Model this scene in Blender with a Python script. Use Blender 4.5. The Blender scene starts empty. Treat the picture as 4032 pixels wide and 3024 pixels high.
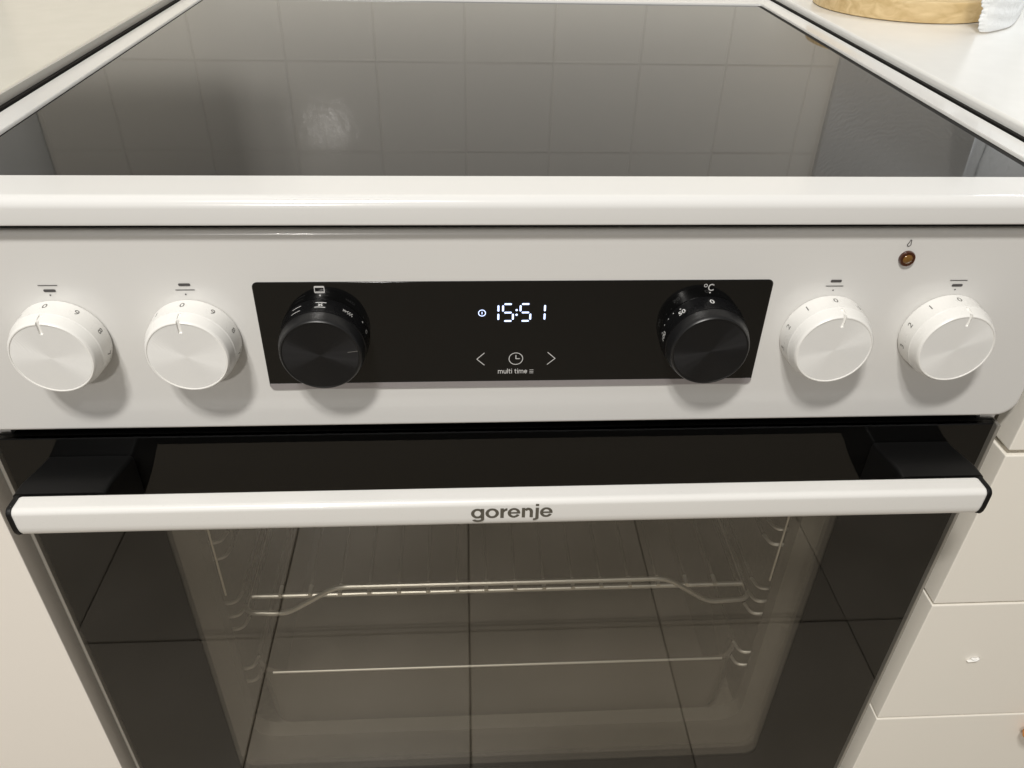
import bpy, bmesh, math, random
from mathutils import Vector, Matrix
random.seed(7)
sc = bpy.context.scene
COL = sc.collection
PI = math.pi

# ------------------------------------------------------------ camera
YAW, PITCH, ROLL = 0.0681, 0.6093, 0.0263
f_ = Vector((math.sin(YAW)*math.cos(PITCH), math.cos(YAW)*math.cos(PITCH), -math.sin(PITCH)))
r_ = f_.cross(Vector((0, 0, 1))).normalized()
u_ = r_.cross(f_)
r2 = r_*math.cos(ROLL) + u_*math.sin(ROLL)
u2 = u_*math.cos(ROLL) - r_*math.sin(ROLL)
cam_d = bpy.data.cameras.new('camera'); cam = bpy.data.objects.new('camera', cam_d); COL.objects.link(cam)
m4 = Matrix((r2, u2, -f_)).transposed().to_4x4(); m4.translation = Vector((-0.026, -0.361, 0.1418))
cam.matrix_world = m4
cam_d.sensor_fit = 'HORIZONTAL'; cam_d.sensor_width = 36.0; cam_d.lens = 36.0*3134.8/4032
cam_d.clip_start = 0.01; cam_d.clip_end = 100
sc.camera = cam

# ------------------------------------------------------------ world, lamps, exposure
w = bpy.data.worlds.new('World'); sc.world = w; w.use_nodes = True
bg = w.node_tree.nodes['Background']; bg.inputs[0].default_value = (1.0, 0.975, 0.945, 1); bg.inputs[1].default_value = 0.175
sc.view_settings.view_transform = 'Standard'; sc.view_settings.look = 'None'
sc.cycles.transparent_max_bounces = 48
sc.view_settings.exposure = 0.10; sc.view_settings.gamma = 1.0

def area(name, loc, target, size, power, col, shape='DISK', size_y=None):
    l = bpy.data.lights.new(name, 'AREA'); l.shape = shape; l.size = size
    if size_y: l.size_y = size_y
    l.energy = power; l.color = col
    o = bpy.data.objects.new(name, l); COL.objects.link(o); o.location = loc
    o.rotation_euler = (Vector(target)-Vector(loc)).to_track_quat('-Z', 'Y').to_euler()
    return o
area('ceiling_light', (-0.46, -1.01, 1.54), (-0.40, -0.85, 0), 0.15, 17.2, (1.0, 0.972, 0.922))
area('ceiling_light', (-0.28, -0.93, 1.54), (-0.30, -0.82, 0), 0.15, 17.2, (1.0, 0.972, 0.922))
area('far_ceiling_light', (-0.95, -3.8, 1.5), (-0.2, 0, 0), 0.26, 33, (1.0, 0.96, 0.90))
area('under_cabinet_light', (0.85, 0.42, 0.52), (0.62, 0.28, 0), 0.5, 2.6, (0.95, 0.98, 1.0), 'RECTANGLE', 0.05)

# ------------------------------------------------------------ material helpers
def P(name, col, rough=0.5, metal=0.0, ior=1.5, coat=0.0, emit=None, estr=0.0, aniso=0.0):
    m = bpy.data.materials.new(name); m.use_nodes = True
    b = m.node_tree.nodes['Principled BSDF']
    b.inputs['Base Color'].default_value = (*col, 1); b.inputs['Roughness'].default_value = rough
    b.inputs['Metallic'].default_value = metal; b.inputs['IOR'].default_value = ior
    b.inputs['Coat Weight'].default_value = coat; b.inputs['Anisotropic'].default_value = aniso
    if emit: b.inputs['Emission Color'].default_value = (*emit, 1); b.inputs['Emission Strength'].default_value = estr
    return m
def N(m, t, **kw):
    n = m.node_tree.nodes.new(t)
    for k, v in kw.items(): setattr(n, k, v)
    return n
def L(m, a, b): m.node_tree.links.new(a, b)
def bs(m): return m.node_tree.nodes['Principled BSDF']
def noise_bump(m, scale, strength, dist=0.001, detail=3, stretch=None):
    tc = N(m, 'ShaderNodeTexCoord'); n = N(m, 'ShaderNodeTexNoise'); n.inputs['Scale'].default_value = scale; n.inputs['Detail'].default_value = detail
    src = tc.outputs['Object']
    if stretch:
        mp = N(m, 'ShaderNodeMapping'); mp.inputs['Scale'].default_value = stretch; L(m, src, mp.inputs[0]); src = mp.outputs[0]
    L(m, src, n.inputs['Vector'])
    bp = N(m, 'ShaderNodeBump'); bp.inputs['Strength'].default_value = strength; bp.inputs['Distance'].default_value = dist
    L(m, n.outputs['Fac'], bp.inputs['Height']); L(m, bp.outputs[0], bs(m).inputs['Normal'])
    return n
def noise_rough(m, scale, lo, hi):
    tc = N(m, 'ShaderNodeTexCoord'); n = N(m, 'ShaderNodeTexNoise'); n.inputs['Scale'].default_value = scale; n.inputs['Detail'].default_value = 5
    L(m, tc.outputs['Object'], n.inputs['Vector'])
    r = N(m, 'ShaderNodeMapRange'); r.inputs[1].default_value = .35; r.inputs[2].default_value = .7; r.inputs[3].default_value = lo; r.inputs[4].default_value = hi
    L(m, n.outputs['Fac'], r.inputs[0]); L(m, r.outputs[0], bs(m).inputs['Roughness'])
def noise_col(m, scale, c1, c2, detail=4, stretch=None, lo=.35, hi=.68):
    tc = N(m, 'ShaderNodeTexCoord'); n = N(m, 'ShaderNodeTexNoise'); n.inputs['Scale'].default_value = scale; n.inputs['Detail'].default_value = detail
    src = tc.outputs['Object']
    if stretch:
        mp = N(m, 'ShaderNodeMapping'); mp.inputs['Scale'].default_value = stretch; L(m, src, mp.inputs[0]); src = mp.outputs[0]
    L(m, src, n.inputs['Vector'])
    cr = N(m, 'ShaderNodeValToRGB'); cr.color_ramp.elements[0].position = lo; cr.color_ramp.elements[1].position = hi
    cr.color_ramp.elements[0].color = (*c1, 1); cr.color_ramp.elements[1].color = (*c2, 1)
    L(m, n.outputs['Fac'], cr.inputs[0]); L(m, cr.outputs[0], bs(m).inputs['Base Color'])

M = {}
M['enamel'] = P('white_enamel', (.69, .68, .66), .22, coat=.4); noise_rough(M['enamel'], 18, .20, .25); noise_bump(M['enamel'], 260, .04, .0004, 2)
M['hob_enamel'] = P('hob_frame_enamel', (.75, .745, .73), .18, coat=.5); noise_rough(M['hob_enamel'], 20, .16, .21); noise_bump(M['hob_enamel'], 220, .04, .0004, 2)
M['handle'] = P('white_painted_metal', (.85, .84, .815), .28, coat=.2)
noise_col(M['handle'], 900, (.74, .73, .70), (.80, .79, .765), 2, None, .22, .34)
M['knob'] = P('white_knob_plastic', (.84, .83, .80), .3); noise_rough(M['knob'], 120, .25, .4)
def rings(m, freq, strength, dist):
    tc = N(m, 'ShaderNodeTexCoord'); mul = N(m, 'ShaderNodeVectorMath', operation='MULTIPLY'); mul.inputs[1].default_value = (1, 0, 1)
    ln = N(m, 'ShaderNodeVectorMath', operation='LENGTH'); k = N(m, 'ShaderNodeMath', operation='MULTIPLY'); k.inputs[1].default_value = freq
    s = N(m, 'ShaderNodeMath', operation='SINE'); bp = N(m, 'ShaderNodeBump'); bp.inputs['Strength'].default_value = strength; bp.inputs['Distance'].default_value = dist
    L(m, tc.outputs['Object'], mul.inputs[0]); L(m, mul.outputs[0], ln.inputs[0]); L(m, ln.outputs['Value'], k.inputs[0]); L(m, k.outputs[0], s.inputs[0])
    L(m, s.outputs[0], bp.inputs['Height']); L(m, bp.outputs[0], bs(m).inputs['Normal'])
    tg = N(m, 'ShaderNodeTangent', direction_type='RADIAL', axis='Y'); L(m, tg.outputs[0], bs(m).inputs['Tangent'])
M['knob_face'] = P('turned_white_face', (.88, .875, .855), .42, aniso=.9, coat=.0, metal=.2); rings(M['knob_face'], 2*PI/.00055, .25, .00012)
M['black_knob'] = P('black_knob_plastic', (.006, .006, .0065), .3); noise_rough(M['black_knob'], 150, .22, .34)
M['black_band'] = P('black_satin_band', (.009, .009, .0095), .36)
M['black_face'] = P('turned_black_face', (.035, .035, .037), .33, aniso=.95, metal=.85); rings(M['black_face'], 2*PI/.0005, .25, .0001)
M['cook_glass'] = P('black_ceramic_glass', (.006, .006, .007), .03, ior=1.52); noise_rough(M['cook_glass'], 7, .02, .06)
M['black_glass'] = P('black_display_glass', (.004, .004, .004), .03, ior=1.5); noise_rough(M['black_glass'], 30, .02, .06)
M['seal_and_shade'] = P('black_seal_and_shade', (.010, .009, .008), .7); bs(M['seal_and_shade']).inputs['Specular IOR Level'].default_value = .15  # black rubber, also used for imitated reflection and gap shade
M['black'] = P('black_satin_plastic', (.0035, .0034, .0034), .5); bs(M['black']).inputs['Specular IOR Level'].default_value = .28; noise_bump(M['black'], 900, .08, .0003, 2)
M['border'] = P('black_printed_border', (.004, .004, .004), .9); bs(M['border']).inputs['Specular IOR Level'].default_value = 0
M['shade_black'] = P('black_recess_shade', (.004, .004, .004), .9)  # near-black colour standing for the shade in the front gaps
M['strip'] = P('brushed_silver_strip', (.44, .415, .425), .4, metal=.6); noise_bump(M['strip'], 60, .06, .0003, 3, (1, 40, 40))
M['print_dark'] = P('dark_grey_print', (.07, .065, .065), .6)
M['print_num'] = P('grey_numeral_print', (.17, .165, .155), .6)
M['print_light'] = P('pale_grey_print', (.62, .61, .60), .5)
M['print_white'] = P('white_print', (.80, .80, .79), .5)
M['logo'] = P('logo_print', (.105, .095, .075), .5)
M['led'] = P('led_white', (.8, .85, 1), .4, emit=(.46, .60, 1.0), estr=1.3)
M['led_off'] = P('led_dim_segment', (.01, .01, .02), .4, emit=(.10, .09, .42), estr=.016)
M['steel'] = P('brushed_steel_trim', (.40, .385, .355), .38, metal=.6)
M['chrome'] = P('chrome_wire', (.62, .60, .55), .38, metal=.85)
M['shaded_wire'] = P('shaded_steel_wire', (.04, .037, .031), .7); bs(M['shaded_wire']).inputs['Specular IOR Level'].default_value = 0  # darkened copy of the wire metal; oven shade put into the colour
M['cavity'] = P('grey_oven_enamel', (.13, .12, .10), .35); noise_col(M['cavity'], 300, (.085, .078, .066), (.125, .115, .098), 3)
M['gasket'] = P('dark_gasket', (.075, .070, .058), .6)
M['tray'] = P('grey_enamel_tray', (.075, .068, .058), .25)
M['cream'] = P('cream_cabinet_paint', (.91, .87, .79), .42); noise_rough(M['cream'], 14, .36, .5); noise_bump(M['cream'], 400, .04, .0003, 2)
M['cream_left'] = P('ivory_cabinet_paint', (.91, .86, .79), .42); noise_rough(M['cream_left'], 14, .36, .5); noise_bump(M['cream_left'], 400, .04, .0003, 2)
M['carcass'] = P('cabinet_carcass_board', (.55, .50, .42), .6)
M['worktop'] = P('white_laminate', (.80, .80, .775), .24, coat=.1); noise_col(M['worktop'], 60, (.82, .82, .80), (.84, .84, .82), 6); noise_bump(M['worktop'], 500, .05, .0003, 2)
M['wt_left'] = P('pale_cream_laminate', (.78, .745, .67), .26, coat=.1); noise_col(M['wt_left'], 50, (.69, .66, .58), (.715, .685, .605), 6); noise_bump(M['wt_left'], 500, .05, .0003, 2)
M['orange_wood'] = P('orange_lacquered_wood', (.55, .20, .035), .35); noise_col(M['orange_wood'], 40, (.42, .14, .02), (.62, .25, .05), 4, (1, 8, 8))
M['ceramic'] = P('white_ceramic', (.82, .81, .78), .15)
M['brown_rim'] = P('brown_unglazed_foot', (.16, .09, .045), .6)
M['scrap'] = P('white_paper_scrap', (.88, .87, .85), .5)
m = P('beech_wood', (.6, .42, .2), .45); M['wood'] = m
tc = N(m, 'ShaderNodeTexCoord'); mp = N(m, 'ShaderNodeMapping'); mp.inputs['Scale'].default_value = (9, 45, 45); mp.inputs['Rotation'].default_value = (0, 0, .35)
nz = N(m, 'ShaderNodeTexNoise'); nz.inputs['Scale'].default_value = 3.2; nz.inputs['Detail'].default_value = 6; nz.inputs['Distortion'].default_value = .8
cr = N(m, 'ShaderNodeValToRGB'); cr.color_ramp.elements[0].position = .3; cr.color_ramp.elements[1].position = .72
cr.color_ramp.elements[0].color = (.58, .41, .19, 1); cr.color_ramp.elements[1].color = (.80, .62, .35, 1)
L(m, tc.outputs['Object'], mp.inputs[0]); L(m, mp.outputs[0], nz.inputs['Vector']); L(m, nz.outputs['Fac'], cr.inputs[0]); L(m, cr.outputs[0], bs(m).inputs['Base Color'])
m = P('embossed_paper', (.86, .87, .87), .9); M['paper'] = m
tc = N(m, 'ShaderNodeTexCoord'); vo = N(m, 'ShaderNodeTexVoronoi', feature='SMOOTH_F1'); vo.inputs['Scale'].default_value = 170
nz = N(m, 'ShaderNodeTexNoise'); nz.inputs['Scale'].default_value = 420; ad = N(m, 'ShaderNodeMath', operation='ADD')
bp_ = N(m, 'ShaderNodeBump'); bp_.inputs['Strength'].default_value = .55; bp_.inputs['Distance'].default_value = .0012
L(m, tc.outputs['Object'], vo.inputs['Vector']); L(m, tc.outputs['Object'], nz.inputs['Vector']); L(m, vo.outputs['Distance'], ad.inputs[0]); L(m, nz.outputs['Fac'], ad.inputs[1])
L(m, ad.outputs[0], bp_.inputs['Height']); L(m, bp_.outputs[0], bs(m).inputs['Normal'])
M['tile'] = P('glossy_cream_tile', (.86, .83, .765), .05, ior=1.5); bs(M['tile']).inputs['Specular IOR Level'].default_value = .026
_n = noise_bump(M['tile'], 120, .20, .0007, 3); _g = N(M['tile'], 'ShaderNodeNewGeometry'); L(M['tile'], _g.outputs['Position'], _n.inputs['Vector'])
M['grout'] = P('grey_grout', (.80, .77, .71), .85)
M['plaster'] = P('pale_wall_paint', (.60, .60, .58), .7)
m = P('embossed_wall_panel', (.62, .61, .585), .5); M['emboss'] = m
tc = N(m, 'ShaderNodeTexCoord'); wv = N(m, 'ShaderNodeTexWave', wave_type='RINGS', rings_direction='SPHERICAL'); wv.inputs['Scale'].default_value = 55; wv.inputs['Distortion'].default_value = 9; wv.inputs['Detail'].default_value = 2; wv.inputs['Detail Scale'].default_value = 1.4
bp_ = N(m, 'ShaderNodeBump'); bp_.inputs['Strength'].default_value = .25; bp_.inputs['Distance'].default_value = .0012
L(m, tc.outputs['Object'], wv.inputs['Vector']); L(m, wv.outputs['Fac'], bp_.inputs['Height']); L(m, bp_.outputs[0], bs(m).inputs['Normal'])
M['grey_wall'] = P('grey_side_wall', (.16, .16, .16), .35)
M['ftile'] = P('beige_grey_floor_tile', (.42, .37, .29), .35); noise_col(M['ftile'], 5, (.37, .325, .255), (.46, .405, .325), 6)
M['fgrout'] = P('dark_floor_grout', (.25, .215, .165), .9)
M['lens'] = P('amber_lens', (.17, .08, .015), .08, coat=.6)
M['lens_ring'] = P('dark_amber_ring', (.055, .014, .004), .12, coat=.6)

def pane_mat(name, tint, ior, both):
    m = bpy.data.materials.new(name); m.use_nodes = True; nt = m.node_tree; nt.nodes.remove(nt.nodes['Principled BSDF'])
    out = nt.nodes['Material Output']
    tr = N(m, 'ShaderNodeBsdfTransparent'); tr.inputs[0].default_value = (*tint, 1)
    gl = N(m, 'ShaderNodeBsdfGlossy'); gl.inputs['Roughness'].default_value = .02; gl.inputs['Color'].default_value = (1, 1, 1, 1)
    ge = N(m, 'ShaderNodeNewGeometry'); mr = N(m, 'ShaderNodeMapRange'); mr.inputs[3].default_value = ior; mr.inputs[4].default_value = 1/ior if both else 1.0
    fr = N(m, 'ShaderNodeFresnel'); mx = N(m, 'ShaderNodeMixShader')
    L(m, ge.outputs['Backfacing'], mr.inputs[0]); L(m, mr.outputs[0], fr.inputs['IOR'])
    L(m, fr.outputs[0], mx.inputs[0]); L(m, tr.outputs[0], mx.inputs[1]); L(m, gl.outputs[0], mx.inputs[2]); L(m, mx.outputs[0], out.inputs[0])
    return m
M['pane'] = pane_mat('tinted_oven_glass', (.985, .98, .97), 1.5, False)
M['pane_in'] = pane_mat('inner_oven_glass', (.985, .98, .965), 1.55, True)

# ------------------------------------------------------------ mesh helpers
def link(name, me, mat, parent=None, loc=(0, 0, 0)):
    o = bpy.data.objects.new(name, me); COL.objects.link(o)
    if mat is not None:
        if isinstance(mat, (list, tuple)):
            for k in mat: me.materials.append(k)
        elif not me.materials: me.materials.append(mat)
    if parent: o.parent = parent
    o.location = loc
    if len(me.polygons) > 5 and me.polygons[0].use_smooth:
        md = o.modifiers.new('weighted_normals', 'WEIGHTED_NORMAL'); md.keep_sharp = True
    return o
def mesh(name, v, f, sharp=35, smooth=True):
    me = bpy.data.meshes.new(name); me.from_pydata([tuple(p) for p in v], [], f)
    bm = bmesh.new(); bm.from_mesh(me); bmesh.ops.remove_doubles(bm, verts=bm.verts, dist=1e-7); bmesh.ops.recalc_face_normals(bm, faces=bm.faces); bm.to_mesh(me); bm.free()
    if smooth:
        for p in me.polygons: p.use_smooth = True
        me.set_sharp_from_angle(angle=math.radians(sharp))
    return me
def flat(name, v, f):                      # flat print; pieces that cross lie a few micrometres apart
    v2 = []; f2 = []
    for i, q in enumerate(f):
        b = len(v2); v2 += [(v[k][0], v[k][1]-(i % 7)*9e-6, v[k][2]) for k in q]; f2.append(tuple(range(b, b+len(q))))
    v, f = v2, f2
    me = bpy.data.meshes.new(name); me.from_pydata([tuple(p) for p in v], [], f); return me
def obj(name, v, f, mat, parent=None, loc=(0, 0, 0), sharp=35): return link(name, mesh(name, v, f, sharp), mat, parent, loc)
def rr(x0, x1, y0, y1, r, n=5):
    if not isinstance(r, (list, tuple)): r = (r,)*4     # corners: x1y1, x0y1, x0y0, x1y0
    pts = []
    for k, (cx, cy, sx, sy) in enumerate(((x1, y1, 1, 1), (x0, y1, -1, 1), (x0, y0, -1, -1), (x1, y0, 1, -1))):
        q = r[k]; ox, oy = cx-sx*q, cy-sy*q
        for i in range(n+1):
            a = PI/2*k + PI/2*i/n
            pts.append((ox+q*math.cos(a), oy+q*math.sin(a)))
    return pts
def loft(loops, cap0=True, cap1=True, closed=True):
    v = []; f = []; n = len(loops[0])
    for l in loops: v += l
    for k in range(len(loops)-1):
        for i in range(n if closed else n-1):
            j = (i+1) % n; f.append((k*n+i, k*n+j, (k+1)*n+j, (k+1)*n+i))
    if cap0: f.append(tuple(range(n)))
    if cap1: f.append(tuple(range((len(loops)-1)*n, len(loops)*n)))
    return v, f
def merge(parts):
    v = []; f = []
    for pv, pf in parts:
        k = len(v); v += list(pv); f += [tuple(i+k for i in q) for q in pf]
    return v, f
def box(x0, x1, y0, y1, z0, z1, b=0.0, n=2):
    if b <= 0:
        v = [(x, y, z) for z in (z0, z1) for y in (y0, y1) for x in (x0, x1)]
        return v, [(0, 2, 3, 1), (4, 5, 7, 6), (0, 1, 5, 4), (1, 3, 7, 5), (3, 2, 6, 7), (2, 0, 4, 6)]
    bm = bmesh.new(); bmesh.ops.create_cube(bm, size=1)
    for q in bm.verts: q.co = Vector(((x0+x1)/2+q.co.x*(x1-x0), (y0+y1)/2+q.co.y*(y1-y0), (z0+z1)/2+q.co.z*(z1-z0)))
    bmesh.ops.bevel(bm, geom=list(bm.edges), offset=b, segments=n, profile=.5, affect='EDGES')
    bm.verts.index_update(); v = [tuple(q.co) for q in bm.verts]; f = [tuple(q.index for q in p.verts) for p in bm.faces]; bm.free()
    return v, f
def ring_xz(outer, inner, y0, y1):         # plate with a window, thickness y0..y1
    n = len(outer); v = [(x, y0, z) for x, z in outer]+[(x, y0, z) for x, z in inner]+[(x, y1, z) for x, z in outer]+[(x, y1, z) for x, z in inner]
    f = []
    for i in range(n):
        j = (i+1) % n
        f += [(i, j, n+j, n+i), (2*n+i, 3*n+i, 3*n+j, 2*n+j), (i, 2*n+i, 2*n+j, j), (n+i, n+j, 3*n+j, 3*n+i)]
    return v, f
def tube(pts, r, n=10):
    pts = [Vector(p) for p in pts]; v = []; f = []
    up = None
    for i, p in enumerate(pts):
        d = (pts[min(i+1, len(pts)-1)]-pts[max(i-1, 0)]).normalized()
        if up is None: up = Vector((0, 0, 1)) if abs(d.z) < .9 else Vector((1, 0, 0))
        a = d.cross(up).normalized(); b = a.cross(d).normalized(); up = b
        v += [p+(a*math.cos(2*PI*k/n)+b*math.sin(2*PI*k/n))*r for k in range(n)]
    for i in range(len(pts)-1):
        for k in range(n): f.append((i*n+k, i*n+(k+1) % n, (i+1)*n+(k+1) % n, (i+1)*n+k))
    f += [tuple(range(n)), tuple(range((len(pts)-1)*n, len(pts)*n))]
    return v, f
def round_path(pts, r, n=5):
    pts = [Vector(p) for p in pts]; out = [pts[0]]
    for i in range(1, len(pts)-1):
        a, b, c = pts[i-1], pts[i], pts[i+1]; d1 = (a-b).normalized(); d2 = (c-b).normalized()
        p0, p2 = b+d1*r, b+d2*r
        for k in range(n+1):
            t = k/n; out.append(p0*(1-t)**2+b*2*t*(1-t)+p2*t*t)
    return out+[pts[-1]]
def lathe(prof, n=96):                     # prof: (y, r) from the back to the front, axis along Y
    loops = [[(r*math.sin(2*PI*k/n), y, r*math.cos(2*PI*k/n)) for k in range(n)] for y, r in prof]
    return loft(loops, True, True)
# ---- flat print helpers: 2D shapes as (verts2d, faces)
def s_line(pts, wd, cap=True):
    parts = []
    for (ax, ay), (bx, by) in zip(pts[:-1], pts[1:]):
        d = Vector((bx-ax, by-ay)); l = d.length; d /= l; q = Vector((-d.y, d.x))*wd/2
        parts.append(([(ax+q.x, ay+q.y), (ax-q.x, ay-q.y), (bx-q.x, by-q.y), (bx+q.x, by+q.y)], [(0, 1, 2, 3)]))
    if cap:
        for x, y in pts: parts.append(s_disc(x, y, wd/2*.999, 10))
    return merge(parts)
def s_disc(x, y, r, n=20): return [(x+r*math.cos(2*PI*k/n), y+r*math.sin(2*PI*k/n)) for k in range(n)], [tuple(range(n))]
def s_ring(x, y, r, wd, n=40, a0=0, a1=2*PI):
    v = []; f = []
    for k in range(n+1):
        a = a0+(a1-a0)*k/n
        v += [(x+(r+wd/2)*math.cos(a), y+(r+wd/2)*math.sin(a)), (x+(r-wd/2)*math.cos(a), y+(r-wd/2)*math.sin(a))]
        if k: f.append((2*k-2, 2*k-1, 2*k+1, 2*k))
    return v, f
def s_poly(pts): return list(pts), [tuple(range(len(pts)))]
def s_shift(s, dx=0, dy=0, ang=0, sx=1, sy=1):
    c, q = math.cos(ang), math.sin(ang)
    return [((x*sx*c-y*sy*q)+dx, (x*sx*q+y*sy*c)+dy) for x, y in s[0]], s[1]
def arc(cx, cy, rx, ry, a0, a1, n=14): return [(cx+rx*math.cos(math.radians(a0+(a1-a0)*k/n)), cy+ry*math.sin(math.radians(a0+(a1-a0)*k/n))) for k in range(n+1)]
def stroke_text(body, wd):                 # plain sans letters, x-height 1
    G = {'m': (1.52, [[(0, 0), (0, 1)], arc(.38, .62, .38, .36, 180, 0)+[(.76, 0)], arc(1.14, .62, .38, .36, 180, 0)+[(1.52, 0)]]),
         'u': (.84, [[(0, 1), (0, .42)]+arc(.42, .40, .42, .40, 180, 360)[1:], [(.84, 1), (.84, 0)]]), 'l': (0, [[(0, 0), (0, 1.48)]]),
         't': (.52, [[(.16, 1.32), (.16, .3)]+arc(.42, .28, .26, .28, 180, 280, 8)[1:], [(-.06, 1), (.5, 1)]]), 'i': (0, [[(0, 0), (0, 1)], [(0, 1.38), (0, 1.44)]]),
         'e': (.88, [[(.02, .52), (.86, .52)]+arc(.44, .5, .44, .5, 4, 315)[1:]]), ' ': (.20, [])}
    x = 0; parts = []
    for c in body:
        a, st = G[c]
        for q in st: parts.append(s_line([(x+px, py) for px, py in q], wd))
        x += a+.48
    v, f = merge(parts); w_ = max(q[0] for q in v)+min(q[0] for q in v)
    return [(q[0]-w_/2, q[1]) for q in v], f
def band(outer, inner):                    # filled strip between two polylines of equal length
    n = len(outer); return list(outer)+list(inner), [(i, i+1, n+i+1, n+i) for i in range(n-1)]
def earc(cx, cy, ro, ri, a0, a1, n=28): return band(arc(cx, cy, ro[0], ro[1], a0, a1, n), arc(cx, cy, ri[0], ri[1], a0, a1, n))
def rect(x0, x1, y0, y1): return [(x0, y0), (x1, y0), (x1, y1), (x0, y1)], [(0, 1, 2, 3)]
def logo_shape():                          # extended bold lower-case letters, baseline 0, x-height 138
    p = [earc(676, 69, (93, 70), (46, 41), 0, 360, 48), rect(722, 770, -8, 136), earc(682, -10, (88, 44), (42, 17), -162, 0),
         earc(884, 69, (96, 70), (49, 42), 0, 360, 48), rect(1000, 1049, 0, 137), earc(1100, 62, (76, 76), (52, 42), 90, 178, 12),
         earc(1194, 69, (90, 70), (46, 43), 4, 334, 44), rect(1142, 1284, 57, 80),
         rect(1307, 1354, 0, 137), earc(1398, 78, (69, 61), (22, 28), 0, 150, 20), rect(1420, 1467, 0, 79),
         rect(1503, 1550, -12, 137), earc(1476, -8, (74, 36), (27, 9), -96, 0, 12), rect(1503, 1550, 160, 190),
         earc(1657, 69, (90, 70), (46, 43), 4, 334, 44), rect(1605, 1747, 57, 80)]
    v, f = merge(p); return [((x-1165)*3.78e-5, y*5.1e-5) for x, y in v], f
def text2d(body, size, bold=0.0, sx=1.0):
    cu = bpy.data.curves.new('t', 'FONT'); cu.body = body; cu.size = size; cu.offset = bold; cu.align_x = 'CENTER'; cu.resolution_u = 6
    o = bpy.data.objects.new('t', cu); COL.objects.link(o); dg = bpy.context.evaluated_depsgraph_get()
    me = o.evaluated_get(dg).to_mesh(); v = [(p.co.x*sx, p.co.y) for p in me.vertices]; f = [tuple(p.vertices) for p in me.polygons]
    o.to_mesh_clear if False else None
    bpy.data.objects.remove(o); bpy.data.curves.remove(cu)
    ys = [q[1] for q in v]; xs = [q[0] for q in v]; cx = (max(xs)+min(xs))/2
    return [(x-cx, y) for x, y in v], f
def centred(s):
    ys = [q[1] for q in s[0]]; c = (max(ys)+min(ys))/2
    return [(x, y-c) for x, y in s[0]], s[1]
def on_panel(name, s, mat, parent, y=-.00025): # print lying on a vertical plane facing -Y
    v = [(x, y, z) for x, z in s[0]]; return link(name, flat(name, v, s[1]), mat, parent)
def bar_pill(x0, x1, z0, z1, r, n=5): return s_poly(rr(x0, x1, z0, z1, r, n))

def tag(o, label=None, cat=None, group=None, kind=None):
    if label: o['label'] = label
    if cat: o['category'] = cat
    if group: o['group'] = group
    if kind: o['kind'] = kind
    return o
def empty(name, loc=(0, 0, 0)):
    o = bpy.data.objects.new(name, None); COL.objects.link(o); o.location = loc; o.empty_display_size = .05; return o
def boolean_cut(me_base, cutters):
    o = bpy.data.objects.new('b', me_base); COL.objects.link(o); cs = []
    for v, f in cutters:
        c = bpy.data.objects.new('c', mesh('c', v, f, smooth=False)); COL.objects.link(c); cs.append(c)
        md = o.modifiers.new('x', 'BOOLEAN'); md.operation = 'DIFFERENCE'; md.object = c; md.solver = 'EXACT'
    dg = bpy.context.evaluated_depsgraph_get(); me = bpy.data.meshes.new_from_object(o.evaluated_get(dg))
    for c in cs: bpy.data.objects.remove(c)
    bpy.data.objects.remove(o)
    for p in me.polygons: p.use_smooth = True
    me.set_sharp_from_angle(angle=math.radians(30))
    return me

# ============================================================ setting: floor, walls
FZ = -.87
floor = obj('floor', *box(-3, 3, -5, .7, FZ-.05, FZ-.006), M['fgrout']); floor['kind'] = 'structure'
fme = mesh('floor_tile', *box(-.1476, .1476, -.1476, .1476, -.004, 0, .0015, 1)); fme.materials.append(M['ftile'])
for i in range(-5, 6):
    for j in range(0, 3):
        o = link('floor_tile', fme, None, floor, (-.0275+.297*(i+.5), -.42+.297*(1.5-j), FZ+random.uniform(-.0006, .0006)))
wall = obj('back_wall', *box(-1.6, 1.6, .5856, .66, FZ, 1.5), M['grout']); wall['kind'] = 'structure'
xs = [-.507]+[-.0240+.0999*k for k in range(-4, 5)][0:]+[.405]
xs = sorted(set(round(x, 4) for x in xs if -.507 <= x <= .405))
zs = [.008]+[.0725+.1025*k for k in range(0, 7)]
g = .0006
for a, b in zip(xs[:-1], xs[1:]):
    for c, d in zip(zs[:-1], zs[1:]):
        v, f = box(-(b-a)/2+g, (b-a)/2-g, -.007, 0, -(d-c)/2+g, (d-c)/2-g, .0012, 3)
        o = obj('wall_tile', v, f, M['tile'], wall, ((a+b)/2, .592, (c+d)/2))
        o.rotation_euler = (random.uniform(-.004, .004), 0, random.uniform(-.004, .004))
obj('embossed_panel', *box(-.1, .1, -.012, 0, -.35, .35, .002, 1), M['emboss'], wall, (.507, .592, .357))
obj('painted_panel', *box(-.45, .45, -.010, 0, -.40, .40), M['grey_wall'], wall, (1.062, .592, .40))
obj('wall_cupboard', *box(-.115, .115, -.36, -.012, -.33, .33, .002, 1), M['cream'], wall, (-.393, .592, .75))
obj('painted_panel', *box(-.45, .45, -.010, 0, -.40, .40), M['plaster'], wall, (-.961, .592, .40))

# ============================================================ the cooker
ck = tag(empty('electric_cooker', (0, 0, FZ)), 'white freestanding electric cooker with black glass hob, six knobs and a clock reading 15:51', 'cooker')
def part(name, v, f, mat, parent=ck, sharp=35):
    o = obj(name, v, f, mat, parent, sharp=sharp)
    if parent is ck: o.location = (0, 0, -FZ)
    return o
def at0(o):                                # parts are modelled in world metres; the cooker's base lies at FZ
    o.location = (0, 0, -FZ); return o
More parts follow.
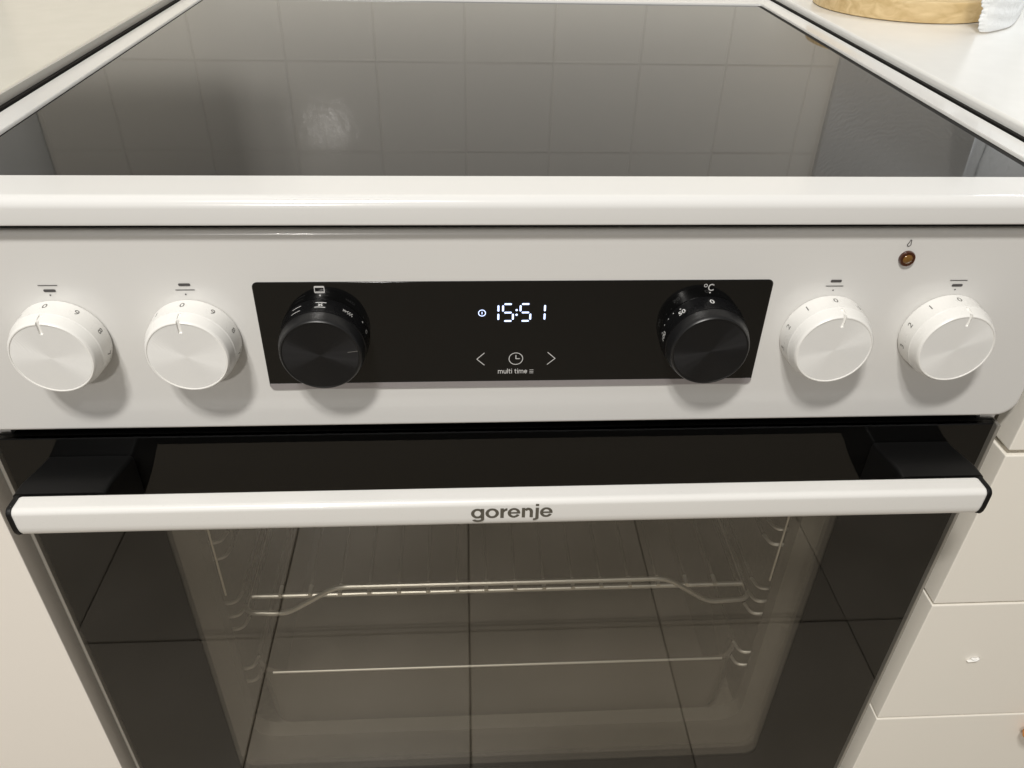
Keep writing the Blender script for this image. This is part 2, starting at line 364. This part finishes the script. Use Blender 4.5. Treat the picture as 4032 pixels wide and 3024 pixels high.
# body
bv = merge([box(-.297, -.2875, .012, .57, FZ+.03, -.020), box(.2875, .297, .012, .57, FZ+.03, -.020), box(-.2875, .2875, .555, .57, FZ+.03, -.02),
            box(-.2875, .2875, .02, .555, -.60, -.585), box(-.2875, .2875, .025, .555, FZ+.03, -.80)])
part('cooker_body', *bv, M['enamel'])
part('recess_shade', *merge([box(-.2760, .2760, .016, .03, -.19, -.137), box(-.2865, .2865, .0075, .04, -.13, -.0150)]), M['shade_black'])  # black boxes painting the shade under the lip and below the panel
part('base_drawer', *box(-.296, .296, .002, .4, FZ+.04, -.612, .003, 2), M['enamel'])
# hob frame: lofted rectangle loops
def rl(x0, x1, y0, y1, z, r): return [(x, y, z) for x, y in rr(x0, x1, y0, y1, r, 6)]
lo = [rl(-.2790, .2790, .0229, .5133, -.004, .003), rl(-.2793, .2793, .0226, .5136, -.0008, .003), rl(-.2799, .2799, .0220, .5141, 0, .0035)]
R1 = .0052
for k in range(9):
    a = PI/2*k/8; e = R1*(1-math.sin(a)); 
    ox = min(e, .0052)
    lo.append(rl(-.2975+ox*.5, .2975-ox*.5, -.007+e*1.05, .60-ox*.5, -R1+R1*math.cos(a), .006))
lo += [rl(-.2975, .2975, -.007, .60, -.0126, .006), rl(-.2970, .2970, -.0064, .5995, -.0136, .006), rl(-.292, .292, -.001, .595, -.0136, .006), rl(-.289, .289, .020, .59, -.0145, .006)]
part('hob_frame', *loft(lo, False, False), M['hob_enamel'], sharp=40)
part('hob_seal_and_reflection', *loft([rl(-.2792, .2792, .0227, .5135, -.0045, .003), rl(-.2792, .2792, .0227, .5135, -.0018, .003), rl(-.2776, .2742, .0237, .5123, -.0018, .003), rl(-.2776, .2742, .0237, .5123, -.0045, .003)], False, False), M['seal_and_shade'])  # real rubber edging; extra black width on the right imitates a dark reflection
part('hob_glass', *loft([rl(-.2779, .2746, .0234, .5126, -.0060, .003), rl(-.2779, .2746, .0234, .5126, -.0020, .003), rl(-.2774, .2741, .0239, .5121, -.0015, .003)]), M['cook_glass'])
for s in (-1, 1):
    a, b = sorted((s*.2979, s*.3008)); part('gap_shade_strip', *box(a, b, .0, .59, -.03, .0003), M['seal_and_shade'])  # black strip added in the worktop gap to paint its shade
# control panel
def xz(x0, x1, z0, z1, y, r, n=6): return [(x, y, z) for x, z in rr(x0, x1, z0, z1, r, n)]
pl = [xz(-.2950, .2950, -.1358, -.0215, .0070, .008)]
for k in range(7):
    a = PI/2*k/6; e = .0024*(1-math.cos(a)); s = .0024*(1-math.sin(a))
    pl.append(xz(-.2982+e, .2982-e, -.1386+e, -.0195-e, s, .011))
pl.insert(1, xz(-.2982, .2982, -.1386, -.0195, .0050, .011))
panel = part('control_panel', *loft(pl), M['enamel'], sharp=45)
def zone(xc, up, parent):
    zl, zp = (-.0507, -.0478) if up else (-.0478, -.0507)
    s = merge([s_line([(xc-.0047, zl), (xc+.0047, zl)], .00042, False), bar_pill(xc-.0030+.0002, xc+.0031, zp-.00075, zp+.00075, .0007), s_disc(xc-.0002, -.0532, .00042, 12)])
    on_panel('zone_symbol', s, M['print_dark'], parent)
for xc, up in ((-.2320, False), (-.1662, True), (.1662, True), (.2323, False)): zone(xc, up, panel)
drop = [(.19905, -.02475), (.1996, -.0249), (.1997, -.0264), (.1999, -.0272), (.1995, -.0279), (.1988, -.0282), (.1982, -.0279), (.1980, -.0273), (.1984, -.0266), (.1988, -.0255), (.19905, -.02475)]
on_panel('drop_symbol', s_line(drop, .0004), M['print_dark'], panel)
# indicator lamp
lm = part('indicator_lamp', *[[(x+.2000, y, z-.0349) for x, y, z in q] if i == 0 else q for i, q in enumerate(lathe([(.001, .0042), (-.0010, .0042), (-.0017, .0038), (-.0017, .0026), (-.0012, .0024)], 40))], M['lens_ring'])
obj('lamp_lens', *[[(x+.2000, y, z-.0349) for x, y, z in q] if i == 0 else q for i, q in enumerate(lathe([(-.0010, .0026), (-.0016, .0025), (-.0021, .0018), (-.0023, .0008)], 32))], M['lens'], lm)
# display
dp = part('display_panel', *loft([xz(-.1332, .1332, -.1122, -.0467, .0005, .0028), xz(-.1332, .1332, -.1122, -.0467, -.0003, .0028), xz(-.1329, .1329, -.1119, -.0470, -.0006, .0026)]), M['black_glass'])
YD = -.00072
obj('trim_strip', *loft([[(x, -.0005, z) for x, z in rr(-.1329, .1329, -.1119, -.1081, (.0001, .0001, .0025, .0025))], [(x, -.0008, z) for x, z in rr(-.1329, .1329, -.1119, -.1081, (.0001, .0001, .0025, .0025))]]), M['strip'], dp)
def seg(x, z, hor):
    hl, hw = (.00195, .00050) if hor else (.00050, .00182)
    return bar_pill(x-hl, x+hl, z-hw, z+hw, .00048)
SEG = {'a': (0, .0050, 1), 'b': (.0026, .0025, 0), 'c': (.0026, -.0025, 0), 'd': (0, -.0050, 1), 'e': (-.0026, -.0025, 0), 'f': (-.0026, .0025, 0), 'g': (0, 0, 1)}
for xc, ch in ((-.0121, 'bc'), (-.0045, 'afgcd'), (.0046, 'afgcd'), (.0121, 'bc')):
    on_panel('clock_digit', merge([seg(xc+SEG[c][0], -.0648+SEG[c][1], SEG[c][2]) for c in ch]), M['led'], dp, YD-.0001)
on_panel('clock_colon', merge([s_disc(0, -.0634, .00062), s_disc(0, -.0662, .00062)]), M['led'], dp, YD)
on_panel('power_symbol', merge([s_ring(-.018, -.065, .0018, .00042), s_line([(-.018, -.0644), (-.018, -.0656)], .00042)]), M['led'], dp, YD)
on_panel('arrow_symbol', s_line([(-.0168, -.0897), (-.0208, -.0936), (-.0168, -.0974)], .00042), M['print_light'], dp, YD)
on_panel('arrow_symbol', s_line([(.0175, -.0897), (.0216, -.0936), (.0175, -.0974)], .00042), M['print_light'], dp, YD)
on_panel('clock_symbol', merge([s_ring(.0003, -.0935, .0037, .00042), s_line([(.0003, -.0914), (.0003, -.0935), (.0023, -.0935)], .00045)]), M['print_light'], dp, YD)
t = stroke_text('multi time', .24)
xs_ = [q[0] for q in t[0]]; k = .0160/(max(xs_)-min(xs_))
on_panel('lettering', s_shift(t, -.0013, -.1029, 0, k, .00190), M['print_light'], dp, YD)
on_panel('menu_symbol', merge([s_line([(.0079, z), (.0101, z)], .00032, False) for z in (-.1009, -.1019, -.1029)]), M['print_light'], dp, YD)
fx, fz = -.0999, -.0507
on_panel('oven_symbol', merge([s_line([(fx-.0022, fz+.0018), (fx+.0022, fz+.0018), (fx+.0024, fz+.0015), (fx+.0024, fz-.0015), (fx+.0022, fz-.0018), (fx-.0022, fz-.0018), (fx-.0024, fz-.0015), (fx-.0024, fz+.0015), (fx-.0022, fz+.0018)], .0004),
    s_line([(fx-.0022, fz+.0014), (fx+.0022, fz+.0014)], .0007, False), s_line([(fx-.0022, fz-.0014), (fx+.0022, fz-.0014)], .0006, False), s_disc(-.0999, -.0540, .00048)]), M['print_light'], dp, YD)
tC = text2d('C', .0056, .00005, .85); zc = [q[1] for q in tC[0]]
on_panel('degree_symbol', merge([s_shift(tC, .1005, -.0527, 0), s_ring(.0976, -.0497, .00078, .00036, 24), s_disc(.1004, -.0538, .00042)]), M['print_light'], dp, YD)

# knobs ------------------------------------------------------
KZ = -.0789
prof = [(.002, .0150), (-.0004, .0226), (-.0012, .0230), (-.0122, .0223), (-.0128, .02185), (-.0172, .02085), (-.0182, .0203), (-.0187, .0198), (-.0187, .0193), (-.0183, .0191), (-.0182, .0100)]
wall_v, wall_f = lathe(prof, 128)
def wedge(w_, r0, r1, y0, y1): return box(-w_/2, w_/2, y0, y1, r0, r1, .0004, 2)
cut1 = [wedge(.0018, .0137, .03, -.03, -.0174), wedge(.0018, .0207, .03, -.03, -.0126)]
knob_me = boolean_cut(mesh('knob', wall_v, wall_f), cut1)
face_v, face_f = lathe([(-.0180, .01895), (-.01845, .01895), (-.01845, .0150), (-.01845, .0002)], 128)
face_me = boolean_cut(mesh('knob_face', face_v, face_f), [wedge(.0018, .0137, .03, -.03, -.0174)])
def wrap(s, ang, yc, lift=.00008):         # print on the conical wall: x runs clockwise, y runs towards the panel
    vs = []
    for x, y in s[0]:
        yy = yc+y; r = .0230-(.0007)*(-yy/.0122)+lift; th = ang+x/.0227
        vs.append((r*math.sin(th), yy, r*math.cos(th)))
    return vs, s[1]
D = math.radians
def num(ch, size=.0050): return s_shift(centred(text2d(ch, size, .00004, 1.0)), 0, 0)
nums = merge([wrap(num(c), D(a), -.0057) for c, a in (('0', -2), ('9', 36), ('8', 71), ('7', 106), ('1', -40), ('2', -74), ('3', -108))])
knob_me.materials.clear(); knob_me.materials.append(M['knob']); face_me.materials.clear(); face_me.materials.append(M['knob_face'])
num_me = flat('numerals', *nums); num_me.materials.append(M['print_num'])
for i, (x, tilt) in enumerate(((-.2320, -2), (-.1661, -1), (.1661, 2), (.2324, 3))):
    kb = link('knob', knob_me, None, ck, (x, 0, KZ-FZ)); kb.rotation_euler = (0, D(tilt), 0)
    link('knob_face', face_me, None, kb); link('numerals', num_me, None, kb)
def black_knob(x, ind, prints):
    v, f = lathe([p for p in prof if p[0] > -.0125]+[(-.0125, .0200)], 128)
    kb = link('knob', mesh('knob', v, f), M['black_knob'], ck, (x, 0, KZ-FZ)); tag(kb, None)
    bv_, bf_ = lathe([(-.0120, .0219), (-.0128, .02195), (-.0172, .02085), (-.0182, .0203), (-.0187, .0198), (-.0187, .0194), (-.0183, .0192), (-.0182, .0100)], 128)
    band = mesh('knob_band', bv_, bf_); link('knob_band', band, M['black_band'], kb)
    fm = mesh('knob_face', face_v, face_f); fo = link('knob_face', fm, M['black_face'], kb)
    if ind is not None:
        c, s_ = math.cos(ind), math.sin(ind)
        on = s_line([(s_*.0140, c*.0140), (s_*.0190, c*.0190)], .0003)
        link('indicator_line', flat('indicator_line', [(x_, -.01860, z_) for x_, z_ in on[0]], on[1]), M['print_num'], kb)
    for nm, s, mt in prints: link(nm, flat(nm, *s), mt, kb)
    return kb
heat2 = merge([s_line([(-.0026, .0021), (.0026, .0021)], .00048), s_line([(-.0026, -.0021), (.0026, -.0021)], .00048)])
def subdiv(s, n=6):                        # short straight bars need a few columns so they bend round the wall
    v = []; f = []
    for q in (.0021, -.0021):
        b = len(v)
        for k in range(n+1):
            x = -.0027+.0054*k/n; v += [(x, q+.00024), (x, q-.00024)]
            if k: f.append((b+2*k-2, b+2*k-1, b+2*k+1, b+2*k))
    return v, f
fan = merge([s_shift(s_poly([(0, .0001), (.0003, .0011), (.0010, .0012), (.0009, .0006), (.0003, .0001)]), 0, 0, PI/2*k) for k in range(4)])
wav = merge([s_line([(q+.0004*math.sin(t_*.9), -.0013+.0026*t_/8) for t_ in range(9)], .00032) for q in (.0000, .0012, .0024)]+[s_line([(q-.0004, .0007), (q+.0004, 0), (q-.0004, -.0007)], .00032) for q in (-.0023, -.0012)])
pl_ = [('heat_symbol', wrap(subdiv(0), D(-31), -.0064), M['print_light']),
       ('fan_symbol', wrap(merge([subdiv(0), fan]), D(2), -.0064), M['print_white']),
       ('grill_symbol', wrap(s_shift(wav, 0, 0, 0), D(38), -.0062), M['print_light']),
       ('dot_mark', wrap(s_disc(0, 0, .0005), D(63), -.0030), M['print_white']),
       ('numerals', wrap(num('0', .0040), D(76), -.0045), M['print_light'])]
black_knob(-.1000, D(82), pl_)
prt = merge([wrap(num('0'), D(1), -.0060), wrap(merge([s_shift(num('50', .0043)), s_disc(0, .0030, .0004)]), D(-41), -.0070), wrap(merge([s_shift(num('100', .0040)), s_disc(0, .0030, .0004)]), D(-83), -.0070),
             ]+[wrap(s_disc(0, 0, .0003), D(a), -.0030) for a in (-52, -62, -72)])
black_knob(.1002, None, [('numerals', prt, M['print_white'])])

# oven door ----------------------------------------------------
DY = .0024
door = part('oven_door', *ring_xz(rr(-.2905, .2905, -.602, -.1500, .004), rr(-.2300, .2300, -.545, -.1900, .012), .0125, .040), M['black'])
def dpart(name, v, f, mat): return obj(name, v, f, mat, door)
dpart('outer_pane', *loft([xz(-.2938, .2938, -.604, -.1462, DY+.0038, .003), xz(-.2940, .2940, -.604, -.1460, DY+.0036, .003), xz(-.2940, .2940, -.604, -.1460, DY+.0006, .003), xz(-.2934, .2934, -.6034, -.1466, DY, .003)]), M['pane'])
dpart('pane_border', *ring_xz(rr(-.2936, .2936, -.6036, -.1466, .003, 6), rr(-.2166, .2166, -.509, -.1960, .010, 6), DY+.0040, DY+.0046), M['border'])
for y in (.0076,):
    dpart('inner_pane', *box(-.2290, .2290, y, y+.0030, -.540, -.192), M['pane_in'])
for s in (-1, 1):
    a, b = sorted((s*.2966, s*.2942)); dpart('side_trim', *box(a, b, DY+.0010, .030, -.604, -.1482, .0007, 2), M['steel'])
dpart('top_trim', *box(-.2938, .2938, DY+.0040, DY+.0068, -.1500, -.1464, .0006, 2), M['black'])
# cavity
cv = []
def inner_box(x0, x1, y0, y1, z0, z1, t=.004):
    return merge([box(x0-t, x0, y0, y1, z0, z1), box(x1, x1+t, y0, y1, z0, z1), box(x0-t, x1+t, y1, y1+t, z0, z1), box(x0-t, x1+t, y0, y1, z0-t, z0), box(x0-t, x1+t, y0, y1, z1, z1+t)])
cav = part('oven_cavity', *inner_box(-.232, .232, .062, .46, -.560, -.185), M['cavity'])
obj('door_gasket', *ring_xz(rr(-.2865, .2865, -.584, -.152, .004, 6), rr(-.2172, .2172, -.5215, -.192, .020, 6), .0480, .0615), M['gasket'], cav)
for s in (-1, 1):
    X = s*.2158
    obj('front_rod', *tube([(X, .0635, -.192), (X, .0635, -.352)], .0009, 8), M['chrome'], cav)
    parts = [tube([(s*.2145, .41, -.192), (s*.2145, .41, -.53)], .0017, 8)]
    for z in (-.238, -.258, -.300, -.317, -.368, -.384, -.400, -.452, -.470):
        obj('rail_hook', *(tube(round_path([(s*.229, .067, z+.002), (s*.2120, .069, z), (s*.2100, .082, z-.002)], .006), .0015, 8)), M['chrome'], cav)
        parts.append(tube([(s*.2100, .082, z-.002), (s*.2110, .40, z)], .0016, 8))
    obj('side_rail', *merge(parts), M['shaded_wire'], cav)  # long runs in the darkened metal, shade painted in; bright bends stay chrome
obj('oven_fan_cover', *loft([[(x, y, z) for x, z in [(.09*math.cos(2*PI*k/40), -.33+.09*math.sin(2*PI*k/40)) for k in range(40)]] for y in (.4598, .452)]), M['tray'], cav)
# handle -------------------------------------------------------
HX = -.0010
def hprof(x, gy=0.0, gz=0.0):
    pts = [(-.0372, -.1550), (-.0376, -.1530), (-.0388, -.1525)]
    for k in range(8):
        a = PI/2*k/7; pts.append((-.0462-.0034*math.sin(a), -.1558+.0034*math.cos(a)))
    pts += [(-.0496, -.1640), (-.0492, -.1672), (-.0482, -.1696), (-.0468, -.1707), (-.0390, -.1712), (-.0372, -.1700)]
    cy, cz = -.0434, -.162
    return [(x+HX, cy+(y-cy)*(1+gy), cz+(z-cz)*(1+gz)) for y, z in pts]
hd = part('door_handle', *loft([hprof(-.2618, -.10, -.08), hprof(-.2613, -.03, -.02), hprof(-.2603), hprof(.2603), hprof(.2613, -.03, -.02), hprof(.2618, -.10, -.08)]), M['handle'], sharp=40)
for s in (-1, 1):
    obj('end_cap', *loft([hprof(s*.2616, .05, .04), hprof(s*.2628, .09, .07), hprof(s*.2638, .07, .05), hprof(s*.2642, -.04, -.03)]), M['black'], hd)
obj('handle_back', *box(-.2625, .2605, -.0378, -.0310, -.1790, -.1600, .0012, 2), M['black'], hd)
for s in (-1, 1):
    a, b = sorted((s*.2190, s*.2672))
    lp = []
    for y, zt, zb in ((DY-.0001, -.1592, -.1900), (-.006, -.1580, -.1890), (-.018, -.1552, -.1860), (-.027, -.1534, -.1820), (-.0350, -.1534, -.1800)):
        lp.append([(x+HX*(-y/.04), y, z) for x, z in rr(a, b, zb, zt, .0025, 4)])
    obj('handle_bracket', *loft(lp), M['black'], hd)
lg = logo_shape()
link('logo', flat('logo', [(x-.0030, -.04975, z-.1642) for x, z in lg[0]], lg[1]), M['logo'], hd)

# ============================================================ things inside the oven
rk = tag(empty('wire_rack', (0, .075, -.390)), 'chrome wire shelf with a raised front bar, seen through the oven window', 'oven rack')
obj('front_bar', *tube(round_path([(-.2110, .33, 0), (-.2110, .002, 0), (-.176, 0, 0), (-.1335, -.001, .0316), (.1350, -.001, .0316), (.1745, 0, 0), (.2110, .002, 0), (.2110, .33, 0)], .010, 6), .0021, 10), M['chrome'], rk)
obj('cross_bar', *tube([(-.209, .0190, -.0005), (.209, .0190, -.0005)], .0021, 10), M['chrome'], rk)
wm = mesh('rack_wire', *tube([(0, .019, .0028), (0, .33, .0028)], .0014, 8)); wm.materials.append(M['shaded_wire'])
wn = mesh('lit_wire_tip', *tube([(0, .0165, .0028), (0, .0265, .0028)], .0017, 10)); wn.materials.append(M['chrome'])  # bright copy of the wire's front end, painting where light reaches it
for i in range(16):
    rw = link('rack_wire', wm, None, rk, (-.1845+.0246*i, 0, 0)); link('lit_wire_tip', wn, None, rw)
obj('rear_bar', *tube([(-.209, .328, -.0010), (.209, .328, -.0010)], .0021, 10), M['chrome'], rk)
tv = [rl(-.206, .206, .072, .42, -.5365, .02), rl(-.209, .209, .069, .423, -.5335, .02), rl(-.212, .212, .066, .426, -.4580, .022), rl(-.2125, .2125, .0655, .4265, -.4555, .022), rl(-.2105, .2105, .0685, .4235, -.4550, .022), rl(-.2085, .2085, .0705, .4215, -.4595, .02), rl(-.205, .205, .074, .418, -.5325, .018)]
tray = tag(empty('baking_tray', (0, .066, -.5365)), 'deep grey enamel tray low in the dark oven below the wire shelf', 'baking tray')
obj('tray_body', *loft(tv), M['tray'], tray, (0, -.066, .5365))
obj('tray_rim_glint', *tube([(-.195, -.0006, .0822), (.195, -.0006, .0822)], .0011, 8), M['chrome'], tray)  # chrome tube added to imitate a glint along the tray's front lip

# ============================================================ cabinets and worktops
lc = tag(empty('base_cabinet', (-.60, .25, FZ)), 'ivory base cabinet with one plain door, left of the cooker', 'cabinet')
obj('cabinet_door', *box(-.297, .297, -.253, -.233, .10, .836, .0012, 2), M['cream_left'], lc)
obj('carcass', *box(-.2965, .297, -.2315, .30, .08, .838), M['cream_left'], lc)
dc = tag(empty('drawer_cabinet', (.60, .25, FZ)), 'cream drawer unit with an orange wooden handle, right of the cooker', 'cabinet')
obj('carcass', *box(-.290, .297, -.2300, .30, .08, .838), M['carcass'], dc)
tops = [-.027, -.1665-.0008, -.3065, -.4465, -.5865]
for i in range(4):
    zt, zb = tops[i]-FZ, tops[i+1]-FZ+(.0042 if i == 0 else .0022)
    df = obj('drawer_front', *box(-.297, .297, -.253, -.233, zb, zt, .0011, 2), M['cream'], dc)
    zc = zt-.0185
    # slim wooden bar that narrows to a point at both ends
    lp = []
    for x, hw in ((-.1705, .0006), (-.168, .0034), (-.163, .0056), (-.150, .0068), (-.06, .0072), (.06, .0072), (.150, .0068), (.163, .0056), (.168, .0034), (.1705, .0006)):
        lp.append([(x, -.2535-.0075+.0075*math.cos(2*PI*k/12)*min(1, hw/.005), zc+hw*math.sin(2*PI*k/12)) for k in range(12)])
    obj('handle', *loft(lp), M['orange_wood'], df)
wl = obj('worktop', *box(-.90, -.3032, -.022, .5860, -.024, .006, .0022, 3), M['wt_left']); tag(wl, 'pale cream worktop on the left side of the hob', 'worktop')
M['edge_grey'] = P('grey_edge_band', (.52, .50, .46), .4)
obj('edge_band', *box(-.3032, -.3011, -.0218, .5860, -.0238, .0056, .0006, 2), M['edge_grey'], wl)
wr = obj('worktop', *box(.3012, 1.1, -.022, .5860, -.024, .006, .0022, 3), M['worktop']); tag(wr, 'white worktop on the right side of the hob, holding a wooden board', 'worktop')
# scrap on the second drawer
sv, sf = [], []
outl = [(-.0058, -.0016), (-.0020, -.0002), (-.0032, .0012), (-.0005, .0016), (.0012, .0010), (.0026, .0017), (.0044, .0002), (.0020, -.0010), (.0004, -.0018)]
n = len(outl)
sv = [(x, -.0002, z) for x, z in outl]+[(x*.9, -.0012-.0012*abs(math.sin(3*x/.004)), z*.9+.0002) for x, z in outl]+[(0, -.0030, .0004)]
sf = [(i, (i+1) % n, n+(i+1) % n, n+i) for i in range(n)]+[(n+i, n+(i+1) % n, 2*n) for i in range(n)]
sp = obj('paper_scrap', sv, sf, M['scrap'], None, (.3567, -.0031, -.3692)); tag(sp, 'tiny crumpled white scrap stuck to the drawer front above the orange handle', 'scrap')

# ============================================================ things on the right worktop
def vlathe(prof, n=72): return loft([[(r*math.cos(2*PI*k/n), r*math.sin(2*PI*k/n), z) for k in range(n)] for z, r in prof])
bd = obj('wooden_board', *vlathe([(0, .081), (.0008, .0825), (.0150, .0830), (.0172, .0822), (.0180, .0805)]), M['wood'], None, (.402, .4685, .0062)); tag(bd, 'thick round light wooden board lying on the right worktop', 'board')
bw = obj('white_dish', *vlathe([(0, .040), (.0015, .0425), (.004, .0440), (.0075, .0465), (.0082, .0460), (.0060, .0430), (.0035, .038), (.0030, .004)]), M['ceramic'], None, (.392, .4560, .0253)); tag(bw, 'white ceramic dish standing on the round wooden board', 'dish')
obj('foot_ring', *vlathe([(-.0009, .0392), (-.0008, .0418), (.0014, .0428), (.0015, .0395)]), M['brown_rim'], bw)
pr = tag(empty('paper_towel_roll', (.628, .512, .0062)), 'white embossed kitchen paper with a ragged torn edge beside the round board', 'paper roll')
obj('roll', *vlathe([(0, .019), (0, .055), (.23, .055), (.23, .019)], 64), M['paper'], pr)
plan = [(.4167, .3500), (.4191, .3470), (.4253, .3484), (.4350, .3553), (.4454, .3632), (.4575, .3736), (.4672, .3842), (.4820, .4035), (.5003, .4288), (.5273, .4696), (.5459, .4988), (.5750, .5180)]
sv = []; sf = []; nz_ = 40
for i in range(nz_+1):
    t_ = i/nz_
    for k, (x, y) in enumerate(plan):
        z = .001+t_*(.052+.15*max(0, (k-6)/4))
        jag = .0016*math.sin(i*2.3)+.0014*random.uniform(-1, 1) if k == 0 else 0
        low = 0
        lean = -.26*min(z, .08)*max(0, 1-k/4)
        sv.append((x-.628+jag+lean-.002*(k == 0), y-.512+jag*.6+lean*.5+.0006*math.sin(i*.8+k), z+low))
m_ = len(plan)
for i in range(nz_):
    for k in range(m_-1): sf.append((i*m_+k, i*m_+k+1, (i+1)*m_+k+1, (i+1)*m_+k))
sh = obj('loose_sheet', sv, sf, M['paper'], pr)
md = sh.modifiers.new('thickness', 'SOLIDIFY'); md.thickness = .0005
md = sh.modifiers.new('smooth', 'SUBSURF'); md.levels = 1; md.render_levels = 1
